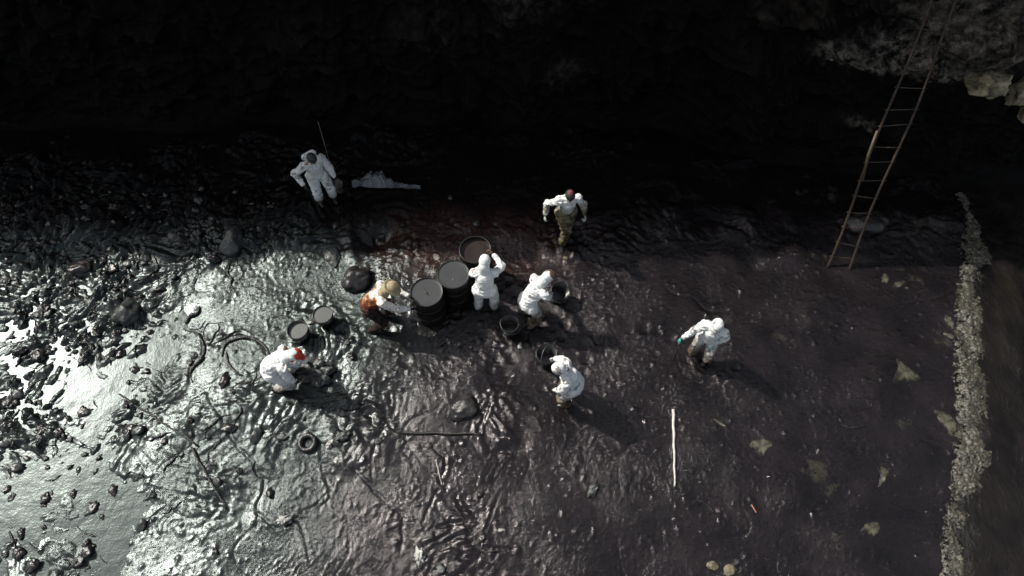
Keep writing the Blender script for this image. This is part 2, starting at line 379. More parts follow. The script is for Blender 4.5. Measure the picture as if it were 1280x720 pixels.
def foam_material():
    m = M('dirty_foam')
    c = m.mix(m.ramp(m.noise(7, 9, .8), [(.47, 0), (.64, 1)]), (.010, .009, .007), (.17, .16, .125))
    c = m.mix(m.ramp(m.vor(26), [(.12, 0), (.35, 1)]), c, m.mix(m.ramp(m.noise(14, 5), [(.45, 0), (.6, 1)]), (.05, .048, .036), c))
    al = m.ramp(m.math('SUBTRACT', m.noise(13, 8, .78), m.math('MULTIPLY', m.attr('edge'), .17)), [(.38, 0), (.43, 1)])
    return m.set(alpha=al, color=c, rough=.25, spec=.5, normal=m.bump(m.noise(30, 5, .7), .014, .9))
fu = np.linspace(0, 1, 52); fy = np.linspace(-5.6, 2.25, 620); FU, FY = np.meshgrid(fu, fy)
wd = np.interp(FY, [-5.6, -3, -1, .6, 1.2, 2.25], [.66, .72, .78, .74, .50, .26]) * (1 + .25 * pn(FY * 2.3, FY * 0 + 4.4))
FX = edge_x(FY) - .05 + FU * wd; prof = np.sin(np.pi * np.clip(FU, 0, 1)) ** .6
lump = np.abs(pn(FX * 7, FY * 5, 2.5)) * .05 + np.abs(pn(FX * 17, FY * 14, 3.5)) * .05 + np.abs(pn(FX * 33, FY * 29, 5.5)) * .04 + .02 * pn(FX * 40, FY * 36, 1.5)
FZ = -.10 + prof * (.052 + lump * .62 + .05 * pn(FX * 2.2, FY * 1.4, 6.5)) + .05 * pn(FX * 3, FY * 2.5, .5) * prof
FZ = FZ - .25 * (FU < .001) - .25 * (FU > .999)
foam = grid_mesh('surf_foam', FX + .03 * pn(FX * 14, FY * 14, 9.5), FY, FZ, foam_material(), {'edge': np.abs(2 * FU - 1) ** 2.2})
tag(foam, 'churned khaki grey line of dirty surf foam along the water edge', 'foam', kind='stuff')

# khaki patches of froth left on the oil
FROTH = m_ = M('khaki_froth'); eg = m_.attr('edge'); fn = m_.math('SUBTRACT', m_.noise(10, 8, .75), m_.math('MULTIPLY', eg, .30)); FROTH = m_.set(alpha=m_.ramp(fn, [(.16, 0), (.36, 1)]), color=m_.mix(m_.ramp(m_.noise(7, 6, .7), [(.35, 0), (.65, 1)]), (.020, .019, .014), (.105, .10, .068)), rough=.5, normal=m_.bump(m_.noise(40, 3), .004))
def froth(pts, label, group=None, h=.007):
    P = [Vector(at(a, b)) for a, b in pts]; cx = sum(p.x for p in P) / len(P); cy = sum(p.y for p in P) / len(P)
    ring = []
    P = [((P[k] * 3 + P[(k + s) % len(P)]) / 4) for k in range(len(P)) for s in (-1, 1)]; n = len(P)
    for k in range(n):
        a, b = P[k], P[(k + 1) % n]; s = max(2, int((b - a).length / .035))
        for j in range(s):
            q = a.lerp(b, j / s); r = .028 * float(pn(np.array([q.x * 9]), np.array([q.y * 9]), .7)[0]) + .012 * float(pn(np.array([q.x * 25]), np.array([q.y * 25]), .7)[0]); d = (q - Vector((cx, cy, 0))).normalized(); ring.append(q + d * r)
    V = []; F = []; N = len(ring); rings = [1, .93, .8, .55, .3]
    for r in rings:
        for q in ring:
            x = cx + (q.x - cx) * r; y = cy + (q.y - cy) * r
            top = .004 if r == 1 else h * (.6 + .4 * (1 - r)); V.append((x, y, Hp(x, y) + (top if r < 1 else -.02)))
    V.append((cx, cy, Hp(cx, cy) + h))
    for k in range(len(rings) - 1):
        for j in range(N): j2 = (j + 1) % N; F.append((k * N + j, k * N + j2, (k + 1) * N + j2, (k + 1) * N + j))
    for j in range(N): F.append(((len(rings) - 1) * N + j, (len(rings) - 1) * N + (j + 1) % N, len(rings) * N))
    o = Vector((cx, cy, Hp(cx, cy))); ob = mesh_obj('froth_patch', [Vector(v) - o for v in V], F, FROTH); ob.location = o
    at_ = ob.data.attributes.new('edge', 'FLOAT', 'POINT'); at_.data.foreach_set('value', [rings[k // N] if k < N * len(rings) else 0.0 for k in range(len(V))])
    return tag(ob, label, 'froth', group)
froth([(1119,446),(1126,449),(1133,455),(1150,467),(1159,474),(1140,477),(1124,478),(1113,479),(1119,468),(1123,458)], 'pointed khaki froth patch on the dark oil left of the surf line')
froth([(1168,508),(1180,512),(1199,520),(1200,545),(1192,547),(1184,533),(1175,523)], 'khaki froth patch touching the surf foam line')
froth([(934,556),(945,549),(958,548),(970,555),(958,562),(952,575),(944,565)], 'olive froth patch lowest on the dark oil, right of the white pole')
froth([(1182,388),(1194,396),(1197,412),(1186,404)], 'small khaki froth patch at the upper surf line', None)
froth([(1180,412),(1192,414),(1199,420),(1188,421)], 'narrow khaki froth sliver just under the small upper patch')
froth([(1098,585),(1110,582),(1113,592),(1102,606),(1096,612),(1100,598)], 'faint olive froth streak below the pointed patch')
froth([(889,522),(903,529),(909,534),(898,530)], 'thin olive froth streak above the olive patch')
froth([(1103,340),(1112,343),(1108,356),(1100,352)], 'little pale froth patch right of the ladder foot')
froth([(1118,352),(1134,350),(1128,359),(1114,361)], 'flat pale froth sliver second from the ladder foot')
froth([(1073,660),(1090,650),(1104,655),(1095,672),(1080,668)], 'dull grey froth patch near the bottom edge left of the surf')
# ------------------------------------------------------------------ the cliff
def cliff_material():
    m = M('oil_stained_rock'); X, Y, Z = m.xyz()
    v = m.n.new('ShaderNodeMapping'); v.inputs['Scale'].default_value = (1, 1, .45); m.l.new(m.tc.outputs['Object'], v.inputs[0])
    c = m.mix(m.ramp(m.noise(1.6, 7, .65, v.outputs[0]), [(.4, 0), (.7, 1)]), (.0010, .0009, .0009), (.0045, .0038, .0035))
    # rock the oil has not reached: high up and towards the right
    hz = m.math('ADD', m.math('ADD', Z, m.math('MULTIPLY', m.math('SUBTRACT', m.noise(.7, 5, .6), .5), 5.0)), m.math('MULTIPLY', m.mapr(X, 5.5, 10.5), 1.6))
    clean = m.math('MULTIPLY', m.mapr(hz, 3.3, 4.6), m.ramp(m.noise(3.2, 6, .7), [(.42, 0), (.62, 1)]))
    c = m.mix(clean, c, m.mix(m.noise(4, 5), (.025, .02, .015), (.085, .07, .05)))
    bare = m.math('MULTIPLY', m.attr('bare'), m.ramp(m.noise(5.5, 9, .8), [(.44, 0), (.58, 1)]))
    c = m.mix(bare, c, m.mix(m.ramp(m.noise(6, 6, .7), [(.35, 0), (.65, 1)]), (.02, .018, .017), (.27, .245, .20)))
    return m.set(color=c, rough=m.ramp(m.noise(3, 5), [(.3, .28), (.7, .6)]), spec=.12, normal=m.bump(m.noise(11, 9, .75), .06, .95))
CLM = cliff_material()
cu = axis(-14, 12.5, 560, 500, 1.25)
prof_v = np.concatenate([np.linspace(0, 1, 230), 1 + np.cumsum(.01 * 1.22 ** np.arange(38))])
CU, CV = np.meshgrid(cu, prof_v)
def cliff_pt(u, v):
    """v 0..1 climbs the face, above 1 runs back over the plateau"""
    hgt = 8.0 + .5 * pn(u * .35, u * 0 + 1.5) - 1.2 * sst(3, 7, u)
    vv = np.clip(v, 0, 1); back = np.clip(v - 1, 0, None) * 8
    z = -.4 + vv * (hgt + .4) + back * .25
    lean = .15 * vv + .25 * vv ** 2 + .75 * sst(4, 6, u) * vv ** .8
    y = toe(u) + .1 + lean + back
    n = .55 * np.abs(pn(u * .6, z * .5, 3.3)) + .38 * np.abs(pn(u * 1.6 + 7, z * 1.2, 1.3)) + .18 * np.abs(pn(u * 3.7, z * 3.0, 2.3)) + .07 * pn(u * 7, z * 8, .3) + .03 * pn(u * 16, z * 17, .8)
    # strata: shelves with undercuts
    st = z * 1.15 + .35 * pn(u * .5, z * .2, 5.5); fr = st - np.floor(st); sh = (.16 * fr ** 3 - .05)
    amt = sst(-.1, .8, z) * np.where(v > 1, .35, 1)
    y = y - (n - .35) * 1.1 * amt - sh * amt * (.5 + .8 * sst(-.2, .3, pn(u * .5, z * .5, 8.8)))
    zz = z + .12 * pn(u * 1.4, z * 1.2, 6.6) * amt
    # broad wet ledge jutting out by the ladder
    for (lx, lz, rx, rz, out) in LEDGES:
        g = np.exp(-((u - lx) / rx) ** 4) * np.exp(-((z - lz) / rz) ** 4)
        y = y - out * g * (1 + .35 * pn(u * 2.2, z * 2.2, 4.1))
    return u + .1 * pn(u * 2, z * 2, 9.9) * amt, y, zz
def zy(px, py, y): p = aty(px, py, y); return p.x, p.z
LEDGES = []
for (px, py, y, rx, rz, out) in [(1125, 88, 2.8, 1.15, .30, .22), (1225, 92, 2.3, .8, .42, .60), (930, 100, 2.9, .8, .3, .25), (1235, 35, 2.9, .7, .5, .25), (700, 90, 3.9, .9, .35, .3), (560, 60, 4.0, 1.2, .6, .2)]:
    x_, z_ = zy(px, py, y); LEDGES.append((x_, z_, rx, rz, out))
A, B_, C_ = cliff_pt(CU, CV)
_v = np.stack([A, B_, C_], -1) - np.array(CAM[:]); _p = R(PITCH)
_f = _v[..., 1] * math.cos(_p) - _v[..., 2] * math.sin(_p); _u = _v[..., 1] * math.sin(_p) + _v[..., 2] * math.cos(_p)
_f = np.where(_f > .5, _f, 1e9); CPX = 640 + FPX * _v[..., 0] / _f; CPY = 360 - FPX * _u / _f
def on_cliff(px, py):          # where the line of sight first meets the rock
    d = (CPX - px) ** 2 + (CPY - py) ** 2 + np.where(_f > 1e8, 1e9, 0); near = d < max(30, d.min() * 3); k = np.argmin(np.where(near, _f, 1e9)); k = np.unravel_index(k, d.shape)
    return Vector((A[k], B_[k], C_[k]))
Wt = np.zeros_like(A)
for (px, py, y, rx, rz, s_) in [(1120, 82, 2.2, .9, .25, 1), (1185, 55, 2.4, .7, .35, .9), (1215, 98, 2.0, .6, .4, 1), (1060, 76, 2.4, .4, .18, 1.6), (1150, 85, 2.4, .8, .18, 1.3), (1072, 156, 2.3, .25, .10, 1.1), (1245, 30, 2.4, .8, .5, .8), (1255, 85, 2.4, .9, .3, 1.2), (650, 12, 4, .8, .35, .35), (560, 50, 4, .9, .9, .13), (710, 96, 3.9, .3, .14, .3), (430, 60, 4, 1.2, .7, .07)]:
    q_ = on_cliff(px, py); x_, z_ = q_.x, q_.z; Wt = np.maximum(Wt, s_ * np.exp(-((A - x_) / rx) ** 2 - ((C_ - z_) / rz) ** 2))
cliff = grid_mesh('cliff', A, B_, C_, CLM, {'bare': Wt}); tag(cliff, 'black oil-coated rock cliff rising behind the workers', kind='structure')

def rock(name, loc, r, mat, label, cat='rock', group=None, seed=0, parent=None, sub=4, amp=.35, rotz=0, freq=1.6):
    bm = bmesh.new(); bmesh.ops.create_icosphere(bm, subdivisions=sub, radius=1)
    co = np.array([v.co[:] for v in bm.verts])
    # knock planes off a sphere so that it has facets
    rng = np.random.RandomState(seed); d = np.ones(len(co))
    for k in range(14):
        n = rng.normal(size=3); n /= np.linalg.norm(n); h = rng.uniform(.62, .92); q = co @ n; d = np.where(q > h, np.minimum(d, h / np.maximum(q, 1e-3)), d)
    s = seed * 3.7
    d = d * (1 + amp * .5 * pn(co[:, 0] * freq + s, co[:, 1] * freq, co[:, 2] * freq + .1) + amp * .22 * pn(co[:, 0] * freq * 3 + s, co[:, 1] * freq * 3, co[:, 2] * freq * 3 + .1) + amp * .1 * pn(co[:, 0] * 12 + s, co[:, 1] * 12, co[:, 2] * 12 + .1))
    co = co * d[:, None] * np.array(r)
    for v, c in zip(bm.verts, co): v.co = c
    me = bpy.data.meshes.new(name); bm.to_mesh(me); bm.free(); me.shade_smooth(); me.materials.append(mat)
    o = bpy.data.objects.new(name, me); C.objects.link(o); o.location = loc; o.rotation_euler = (0, 0, rotz)
    if parent: o.parent = parent
    if label: tag(o, label, cat, group)
    return o
def oiled(name, a=(.010, .009, .009), b=(.03, .027, .026), rough=(.16, .4), sc_=6):
    m = M(name); c = m.mix(m.ramp(m.noise(sc_, 6, .6), [(.35, 0), (.65, 1)]), a, b)
    return m.set(color=c, rough=m.ramp(m.noise(sc_ * 1.4, 4), [(.3, rough[0]), (.7, rough[1])]), spec=.6, normal=m.bump(m.noise(sc_ * 5, 5, .6), .012, .9))
OILROCK = oiled('oiled_rock'); OILGREY = oiled('grey_filmed_rock', (.02, .022, .021), (.06, .066, .062), (.25, .45))
m = M('pale_dry_rock'); PALE = m.set(color=m.mix(m.ramp(m.noise(5, 7, .7), [(.36, 0), (.6, 1)]), (.03, .026, .015), m.mix(m.noise(2.5, 4), (.36, .31, .175), (.60, .53, .36))), rough=.8, normal=m.bump(m.noise(14, 8, .75), .06, 1))
# ------------------------------------------------------------------ rocks and boulders
def onshore(px, py, dz=0.0):
    p = at(px, py, 0)
    for _ in range(3): p = at(px, py, Hp(p.x, p.y) + dz)
    return Vector((p.x, p.y, Hp(p.x, p.y)))
def srock(px, py, r, label, mat=OILROCK, seed=1, sink=.35, **k):
    p = onshore(px, py, r[2] * .4); p.z += r[2] * (1 - 2 * sink)
    return rock('rock', p, r, mat, label, seed=seed, **k)
KST = simple('khaki_stone', (.13, .11, .07), .6, var=.5, scale=14)
srock(157, 392, (.27, .30, .22), 'round dark boulder with a shiny grey flank, in the rubble at far left', OILGREY, 3, .3)
srock(289, 300, (.26, .34, .22), 'oval grey boulder at the shade line, left of the drums', OILGREY, 4, .35)
srock(580, 510, (.33, .24, .14), 'flat rock with a bright left edge in the open mud below the drums', OILROCK, 6, .45, rotz=.4)
srock(446, 348, (.30, .26, .20), 'wet brownish rock with one bright facet, left of the orange backed worker', OILROCK, 9, .35, rotz=.8)
srock(416, 318, (.16, .28, .07), 'olive grey weed covered rock above the buckets', OILGREY, 10, .4, rotz=.2)
srock(100, 335, (.3, .2, .16), 'black rock in the rubble nearest the far left shade line', OILROCK, 12, .4)
srock(890, 707, (.10, .09, .05), 'small khaki stone at the bottom edge, left of a pair', KST, 15, .4)
srock(913, 713, (.12, .10, .05), 'small khaki stone at the bottom edge, right of a pair', KST, 16, .4)
srock(707, 323, (.055, .05, .04), 'pale pebble below the walking worker', KST, 17, .3)
srock(1085, 275, (.45, .28, .2), 'brown weed covered rock behind the ladder foot', OILROCK, 18, .4)
# pale dry blocks jutting from the cliff at the top right
def crock(px, py, y, r, label, seed, mat=PALE, **k):
    p = on_cliff(px, py) + Vector((0, -.12, 0)); return rock('boulder', p, r, mat, label, 'boulder', seed=seed, sub=5, amp=.5, **k)
crock(1236, 100, 1.75, (.42, .34, .24), 'pale yellow boulder jutting from the dark cliff, left of two at top right', 31)
crock(1280, 112, 1.65, (.36, .34, .32), 'pale yellow boulder jutting from the dark cliff at the right edge', 32)
crock(1276, 146, 1.62, (.17, .22, .11), 'small pale block under the right edge boulder on the cliff', 33)

# ------------------------------------------------------------------ rubble one can pick out: clods and weed strands
random.seed(21)
protos = []
ZN = [(90, 300, 'in the shade at the far left'), (230, 300, 'at the shade line above the rubble'), (330, 300, 'at the shade line beside the oval boulder'), (640, 300, 'at the shade line above the drums'),
    (90, 400, 'in the rubble at the left edge'), (210, 400, 'around the round dark boulder'), (330, 400, 'in the sludge above the arched strand'), (450, 400, 'in the sludge around the filled buckets'), (640, 400, 'beside the drums'),
    (110, 490, 'at the left edge beside the bright water'), (230, 490, 'left of the S-shaped strand'), (340, 490, 'left of the crouching worker'), (470, 490, 'right of the crouching worker'), (640, 490, 'in front of the drums'),
    (110, 600, 'at the left edge below the bright water'), (230, 600, 'under the long slanting stick'), (340, 600, 'left of the black ring'), (470, 600, 'right of the black ring'), (640, 600, 'around the lying branch'),
    (110, 999, 'in the bottom left corner'), (230, 999, 'at the bottom edge near the left corner'), (340, 999, 'at the bottom edge below the short dark stick'), (470, 999, 'at the bottom edge below the black ring'), (999, 999, 'near the crumpled scrap at the bottom edge')]
def zone(a, b):
    for (x1, y1, t) in ZN:
        if a < x1 and b < y1: return t
    return 'in the open mud'
for k in range(6):
    o = rock('debris_clod', (0, 0, -50), (.085, .075, .05), OILROCK if k % 3 else OILGREY, None, seed=40 + k, sub=3, amp=.9, freq=2.4)
    protos.append(o)
def copyo(src, name, loc, rot, s):
    o = src.copy(); o.name = name; C.objects.link(o); o.location = loc; o.rotation_euler = rot; o.scale = (s, s, s) if not hasattr(s, '__len__') else s; return o
n = 0
while n < 250:
    a, b = random.uniform(0, 640), random.uniform(235, 718)
    p = onshore(a, b); D = Dp(p.x, p.y); dens = .035 + .95 * D + (.35 if b < 300 else 0)
    if a > 330: dens *= .35
    if random.random() > dens: continue
    if any((a - q[0]) ** 2 + (b - q[1]) ** 2 < 38 ** 2 for q in ((533,380),(570,350),(600,340),(606,370),(480,380),(668,370),(637,403),(352,455),(402,395),(372,412))): continue
    s = random.choice([.5, .6, .7, .8, 1, 1.35])
    lit = b > 300
    o = copyo(protos[n % 6], 'debris_clod', p + Vector((0, 0, .012)), (random.uniform(-.4, .4), random.uniform(-.4, .4), random.uniform(0, 6.3)), (s * random.uniform(.8, 1.3), s, s * random.uniform(.7, 1.2)))
    sz = 'tiny' if s < .65 else ('small' if s < .95 else 'large'); tone = 'black oil coated' if (n % 6) % 3 else 'grey filmed'
    tag(o, '%s %s clod of debris %s' % (sz, tone, zone(a, b)), 'debris', 'oiled clods of debris in the sludge')
    n += 1
for o in protos: bpy.data.objects.remove(o)
WEED = oiled('oiled_weed', (.006, .006, .006), (.018, .017, .016), (.15, .3), 14)
def strand(pts, rad, label=None, group=None, name='weed_strand', mat=WEED, seg=7, lift=.6, taper=.35, cat='seaweed'):
    W = [onshore(a, b) for a, b in pts]; sm = []
    for k in range(len(W) - 1):                       # Catmull-Rom
        p0, p1, p2, p3 = W[max(k - 1, 0)], W[k], W[k + 1], W[min(k + 2, len(W) - 1)]
        for j in range(5):
            t = j / 5; sm.append(.5 * ((2 * p1) + (p2 - p0) * t + (2 * p0 - 5 * p1 + 4 * p2 - p3) * t * t + (3 * p1 - p0 - 3 * p2 + p3) * t ** 3))
    sm.append(W[-1]); N = len(sm); rr = []
    for k, p in enumerate(sm):
        r = rad * (1 - (1 - taper) * abs(2 * k / (N - 1) - 1) ** 2) * (1 + .35 * float(pn(np.array([p.x * 14]), np.array([p.y * 14]), .4)[0])); rr.append(r); p.z = Hp(p.x, p.y) + r * lift
    o = sm[0].copy(); g = Geo().tube([p - o for p in sm], rr, seg); ob = g.obj(name, mat); ob.location = o
    return tag(ob, label, cat, group)
strand([(238,412),(244,415),(252,424),(256,436),(252,449),(243,458),(238,468),(241,478)], .030, 'thick S-shaped black strand lying on grey sludge, left of the crouching worker')
strand([(278,446),(281,432),(292,425),(308,422),(322,426),(333,436),(338,448)], .034, 'arched black strand curling toward the crouching worker')
strand([(283,440),(286,455),(296,466),(305,470)], .026, 'short black strand hanging off the arched one')
strand([(232,405),(238,396),(247,392),(250,383)], .04, 'knotted black strand just above the S-shaped one')
strand([(266,430),(275,426),(288,418),(300,412)], .018, 'thin black strand between the S-shaped and the arched one')
random.seed(5)
sg = 0
while sg < 80:
    a, b = random.uniform(0, 330), random.uniform(300, 715)
    p = onshore(a, b); D = Dp(p.x, p.y)
    if random.random() > .12 + .9 * D: continue
    th = random.uniform(0, 6.3); pts = [(a, b)]
    for k in range(random.randint(3, 6)):
        th += random.uniform(-1.1, 1.1); st = random.uniform(5, 11); pts.append((pts[-1][0] + math.cos(th) * st, pts[-1][1] + math.sin(th) * st))
    strand(pts, random.uniform(.008, .020), 'thin curled black weed strand ' + zone(a, b), 'thin weed strands in the rubble', seg=6, lift=1.0); sg += 1
strand([(545,603),(552,612),(562,628),(573,640),(590,668),(601,688),(603,700)], .014, 'long thin black strand running down to the bottom edge below the drums')
strand([(640,692),(628,688),(606,690),(594,680)], .016, 'black strand near the bottom centre')
strand([(620,640),(613,655),(607,672),(600,690)], .012, 'black strand crossing the bottom centre one')
strand([(866,628),(874,626),(884,632),(892,640),(904,641)], .016, 'dark curved strand below the white pole')
strand([(808,521),(820,523),(836,521)], .012, 'thin dark twig touching the top of the white pole', name='twig')
strand([(1050,530),(1062,535),(1078,533),(1088,531)], .016, 'thin dark strand in the mud left of the surf')

# poles, boards, sticks
def simple_stick(a, b, r, label, mat, name, cat, wob=.01, lift=.02, taper=1.0):
    A_, B_ = onshore(*a), onshore(*b); N = 12; pts = []
    for k in range(N + 1):
        q = A_.lerp(B_, k / N); q.z = max(q.z, 0) * 0 + A_.z + (B_.z - A_.z) * k / N + lift; q.x += wob * math.sin(k * 1.9); q.y += wob * math.cos(k * 1.3); pts.append(q)
    ox = pts[0].copy(); g = Geo().tube([p - ox for p in pts], [r * (1 + (taper - 1) * k / N) * (1 + .12 * math.sin(k * 2.2)) for k in range(N + 1)], 10); o = g.obj(name, mat); o.location = ox
    return tag(o, label, cat)
WPOLE = simple('whitish_bare_wood', (.50, .48, .43), .6, var=.25, scale=20, dirt=((.05, .045, .04), .56)); DARKW = oiled('oiled_wood', (.010, .009, .008), (.03, .026, .022), (.2, .4), 20)
simple_stick((841, 513), (843, 608), .027, 'bleached white bare pole lying straight in the dark mud', WPOLE, 'pole', 'pole', .006, .035, .5)
simple_stick((150, 494), (248, 557), .017, 'long thin stick slanting across the grey sludge at left', DARKW, 'stick', 'stick', .01, .03)
simple_stick((240, 560), (284, 637), .019, 'dark thin stick below the long slanting one at left', DARKW, 'stick', 'stick', .006, .035, .6)
simple_stick((503, 541), (604, 543), .026, 'dark flat lying branch below the drums', DARKW, 'branch', 'branch', .008, .02, .5)
simple_stick((939, 631), (945, 641), .011, 'small orange brown stick low on the dark mud', simple('orange_twig', (.30, .12, .06)), 'stick', 'stick', .001, .012)
simple_stick((545, 575), (552, 606), .010, 'upright pale twig in the mud at bottom middle', WPOLE, 'twig', 'twig', .004, .02, .5)
# white scraps
def scrap(px, py, s, label, seed, mat=None, rot=0, flat=.35):
    g = rock('scrap', onshore(px, py) + Vector((0, 0, .015)), (s, s * .6, s * flat), mat or SCR, label, 'scrap', seed=seed, sub=4, amp=1.5, freq=2.8, rotz=rot); return g
SCR = simple('soiled_white_scrap', (.36, .36, .34), .35, var=.3, scale=14, dirt=((.03, .028, .026), .50))
scrap(524, 695, .14, 'crumpled whitish scrap at the bottom edge, middle', 51, rot=1.5)
scrap(742, 612, .13, 'folded grey scrap low right of the middle', 52, OILGREY, rot=1.0)
scrap(650, 433, .07, 'small white scrap below the black bucket', 53, rot=1.2)
scrap(354, 650, .13, 'torn whitish scrap low at the left of the middle', 54, rot=.2)
scrap(430, 545, .13, 'crumpled grey scrap right of the black ring', 55, OILGREY, rot=.5)
scrap(412, 556, .09, 'glinting scrap close beside the black ring', 56, rot=.9)
scrap(473, 552, .08, 'pale scrap between the black ring and the lying branch', 57, OILGREY, rot=.5)
scrap(434, 428, .07, 'small shiny scrap right of the crouching worker', 58, OILGREY, rot=1.2)
scrap(402, 402, .05, 'small white scrap between the two filled buckets', 59, rot=1.2)
scrap(388, 404, .06, 'white scrap left of the right hand filled bucket', 60, rot=.2)
scrap(480, 588, .045, 'small white glinting scrap in the mud at lower middle', 61, rot=1.3)
scrap(627, 663, .05, 'tiny pale scrap near the bottom centre strands', 62)

# ------------------------------------------------------------------ the pale sheet in the shade
def tarp():
    A_ = onshore(441, 236); B_ = onshore(526, 238); nx, ny = 70, 22; V = []; F = []
    W_ = (B_ - A_); 
    for j in range(ny + 1):
        v = j / ny
        for i in range(nx + 1):
            u = i / nx; q = A_ + W_ * u; crest = (.30 * math.exp(-((u - .35) / .30) ** 2) + .05) * (1 + .55 * float(pn(np.array([u * 11]), np.array([2.2]), .4)[0]) + .3 * float(pn(np.array([u * 27]), np.array([5.2]), .4)[0]))
            x = q.x; y = q.y + v * crest * .9; z = max(Hp(x, y), A_.z) * 0 + Hp(x, y) + .03 + .10 * math.sin(v * 2.6) * (.5 + crest) + .07 * abs(float(pn(np.array([u * 13 + v]), np.array([v * 2.2]), .7)[0])) + .05 * abs(float(pn(np.array([u * 30]), np.array([v * 3.5 + u * 4]), .2)[0])) + .012 * float(pn(np.array([u * 9]), np.array([v * 6]), .4)[0])
            V.append(Vector((x, y, z)))
    n0 = len(V); V += [p + Vector((0, 0, -.012)) for p in V]
    q = lambda i, j: j * (nx + 1) + i
    for j in range(ny):
        for i in range(nx):
            F.append((q(i, j), q(i + 1, j), q(i + 1, j + 1), q(i, j + 1))); F.append(tuple(n0 + a for a in (q(i, j), q(i, j + 1), q(i + 1, j + 1), q(i + 1, j))))
    for i in range(nx): F.append((q(i, 0), n0 + q(i, 0), n0 + q(i + 1, 0), q(i + 1, 0))); F.append((q(i, ny), q(i + 1, ny), n0 + q(i + 1, ny), n0 + q(i, ny)))
    for j in range(ny): F.append((q(0, j), q(0, j + 1), n0 + q(0, j + 1), n0 + q(0, j))); F.append((q(nx, j), n0 + q(nx, j), n0 + q(nx, j + 1), q(nx, j + 1)))
    o = A_.copy(); ob = mesh_obj('plastic_sheet', [p - o for p in V], F, simple('grey_plastic_sheet', (.095, .105, .115), .4, var=.5, scale=6)); ob.location = o
    tag(ob, 'crumpled pale grey plastic sheet lying in the deep shade', 'sheet')
tarp()

# ------------------------------------------------------------------ drums
DRUM = oiled('oil_smeared_drum_steel', (.003, .003, .003), (.012, .010, .009), (.3, .6), 5); DRUM.node_tree.nodes['Principled BSDF'].inputs['Specular IOR Level'].default_value = .25
def skin_oil(name, a, b, r=.30): 
    m = M(name); return m.set(color=m.mix(m.ramp(m.noise(3, 5), [(.3, 0), (.7, 1)]), a, b), rough=r, spec=.55, normal=m.bump(m.noise(30, 4), .002, .5))
FILL = skin_oil('drum_oil_painted_sky_grey', (.036, .039, .039), (.050, .054, .053)); FILL2 = skin_oil('dark_oil_in_drum', (.016, .012, .011), (.035, .028, .025), .2)  # FILL has the grey sky reflection painted into the oil colour
def drum(px, py, label, fill=FILL, level=.84, rz=0.0, tilt=(0, 0)):
    p = at(px, py, .88); r = empty('oil_drum', (p.x, p.y, 0.0), rz, label, 'drum', 'steel drums standing in a row'); r.rotation_euler = (tilt[0], tilt[1], rz)
    R0 = .286; prof = [(0, 0), (R0, 0), (R0, .26)]
    prof += [(R0 + .011 * math.sin(math.pi * k / 6), .27 + .035 * k / 6) for k in range(7)] + [(R0, .32), (R0, .56)] + [(R0 + .011 * math.sin(math.pi * k / 6), .57 + .035 * k / 6) for k in range(7)]
    prof += [(R0, .62), (R0, .875), (R0 - .006, .88), (R0 - .007, .80), (R0 - .007, .03), (0, .03)]
    Geo().lathe(prof, 56).obj('shell', DRUM, r)
    Geo().lathe([(R0 - .004 + .008 * math.cos(g), .882 + .008 * math.sin(g)) for g in [2 * math.pi * k / 8 for k in range(8)]], 56, closed=True).obj('rim', RIM, r)
    for z in (.2875, .5875): Geo().lathe([(R0 + .006 + .009 * math.cos(g), z + .009 * math.sin(g)) for g in [2 * math.pi * k / 8 for k in range(8)]], 56, closed=True).obj('hoop', DRUM, r)
    g = Geo(); seg = 56; V = []; F = []
    for k, rr in enumerate([0, .06, .12, .18, .23, .262, .2785]):
        for j in range(seg): a = 2 * math.pi * j / seg; V.append((rr * math.cos(a), rr * math.sin(a), level + (.004 if k > 5 else 0)))
    for k in range(6):
        for j in range(seg): j2 = (j + 1) % seg; F.append((k * seg + j, (k + 1) * seg + j, (k + 1) * seg + j2, k * seg + j2))
    g.add(V, F); g.obj('oil_surface', fill, r)
    return r, p
RIM = simple('worn_rim', (.02, .019, .018), .4, metal=.3, var=.4, scale=18, spec=.7)
d1, p1 = drum(533, 365, 'open steel drum full of oil with painted grey sky reflection, the one beside the orange backed worker', rz=.3, level=.862)
d2, p2 = drum(566.5, 343, 'open steel drum full of oil with painted grey sky reflection, middle one of the three', rz=1.2, level=.868)
d3, p3 = drum(594, 312, 'open steel drum with dark oil, the one the tall white figure reaches into', FILL2, .80, rz=2.0)
g = Geo().tube([(p1.x - .05, p1.y + .06, .866), (p1.x - .0, p1.y + .0, .868), (p1.x + .035, p1.y - .06, .866)], [.006, .014, .005], 8); tag(g.obj('stick', DARKW), 'small dark stick floating in the drum beside the orange backed worker', 'stick')
g = Geo().ell((p2.x + .0, p2.y - .09, .868), (.012, .022, .01)); tag(g.obj('scrap', SCR), 'tiny white scrap floating in the middle drum', 'scrap')

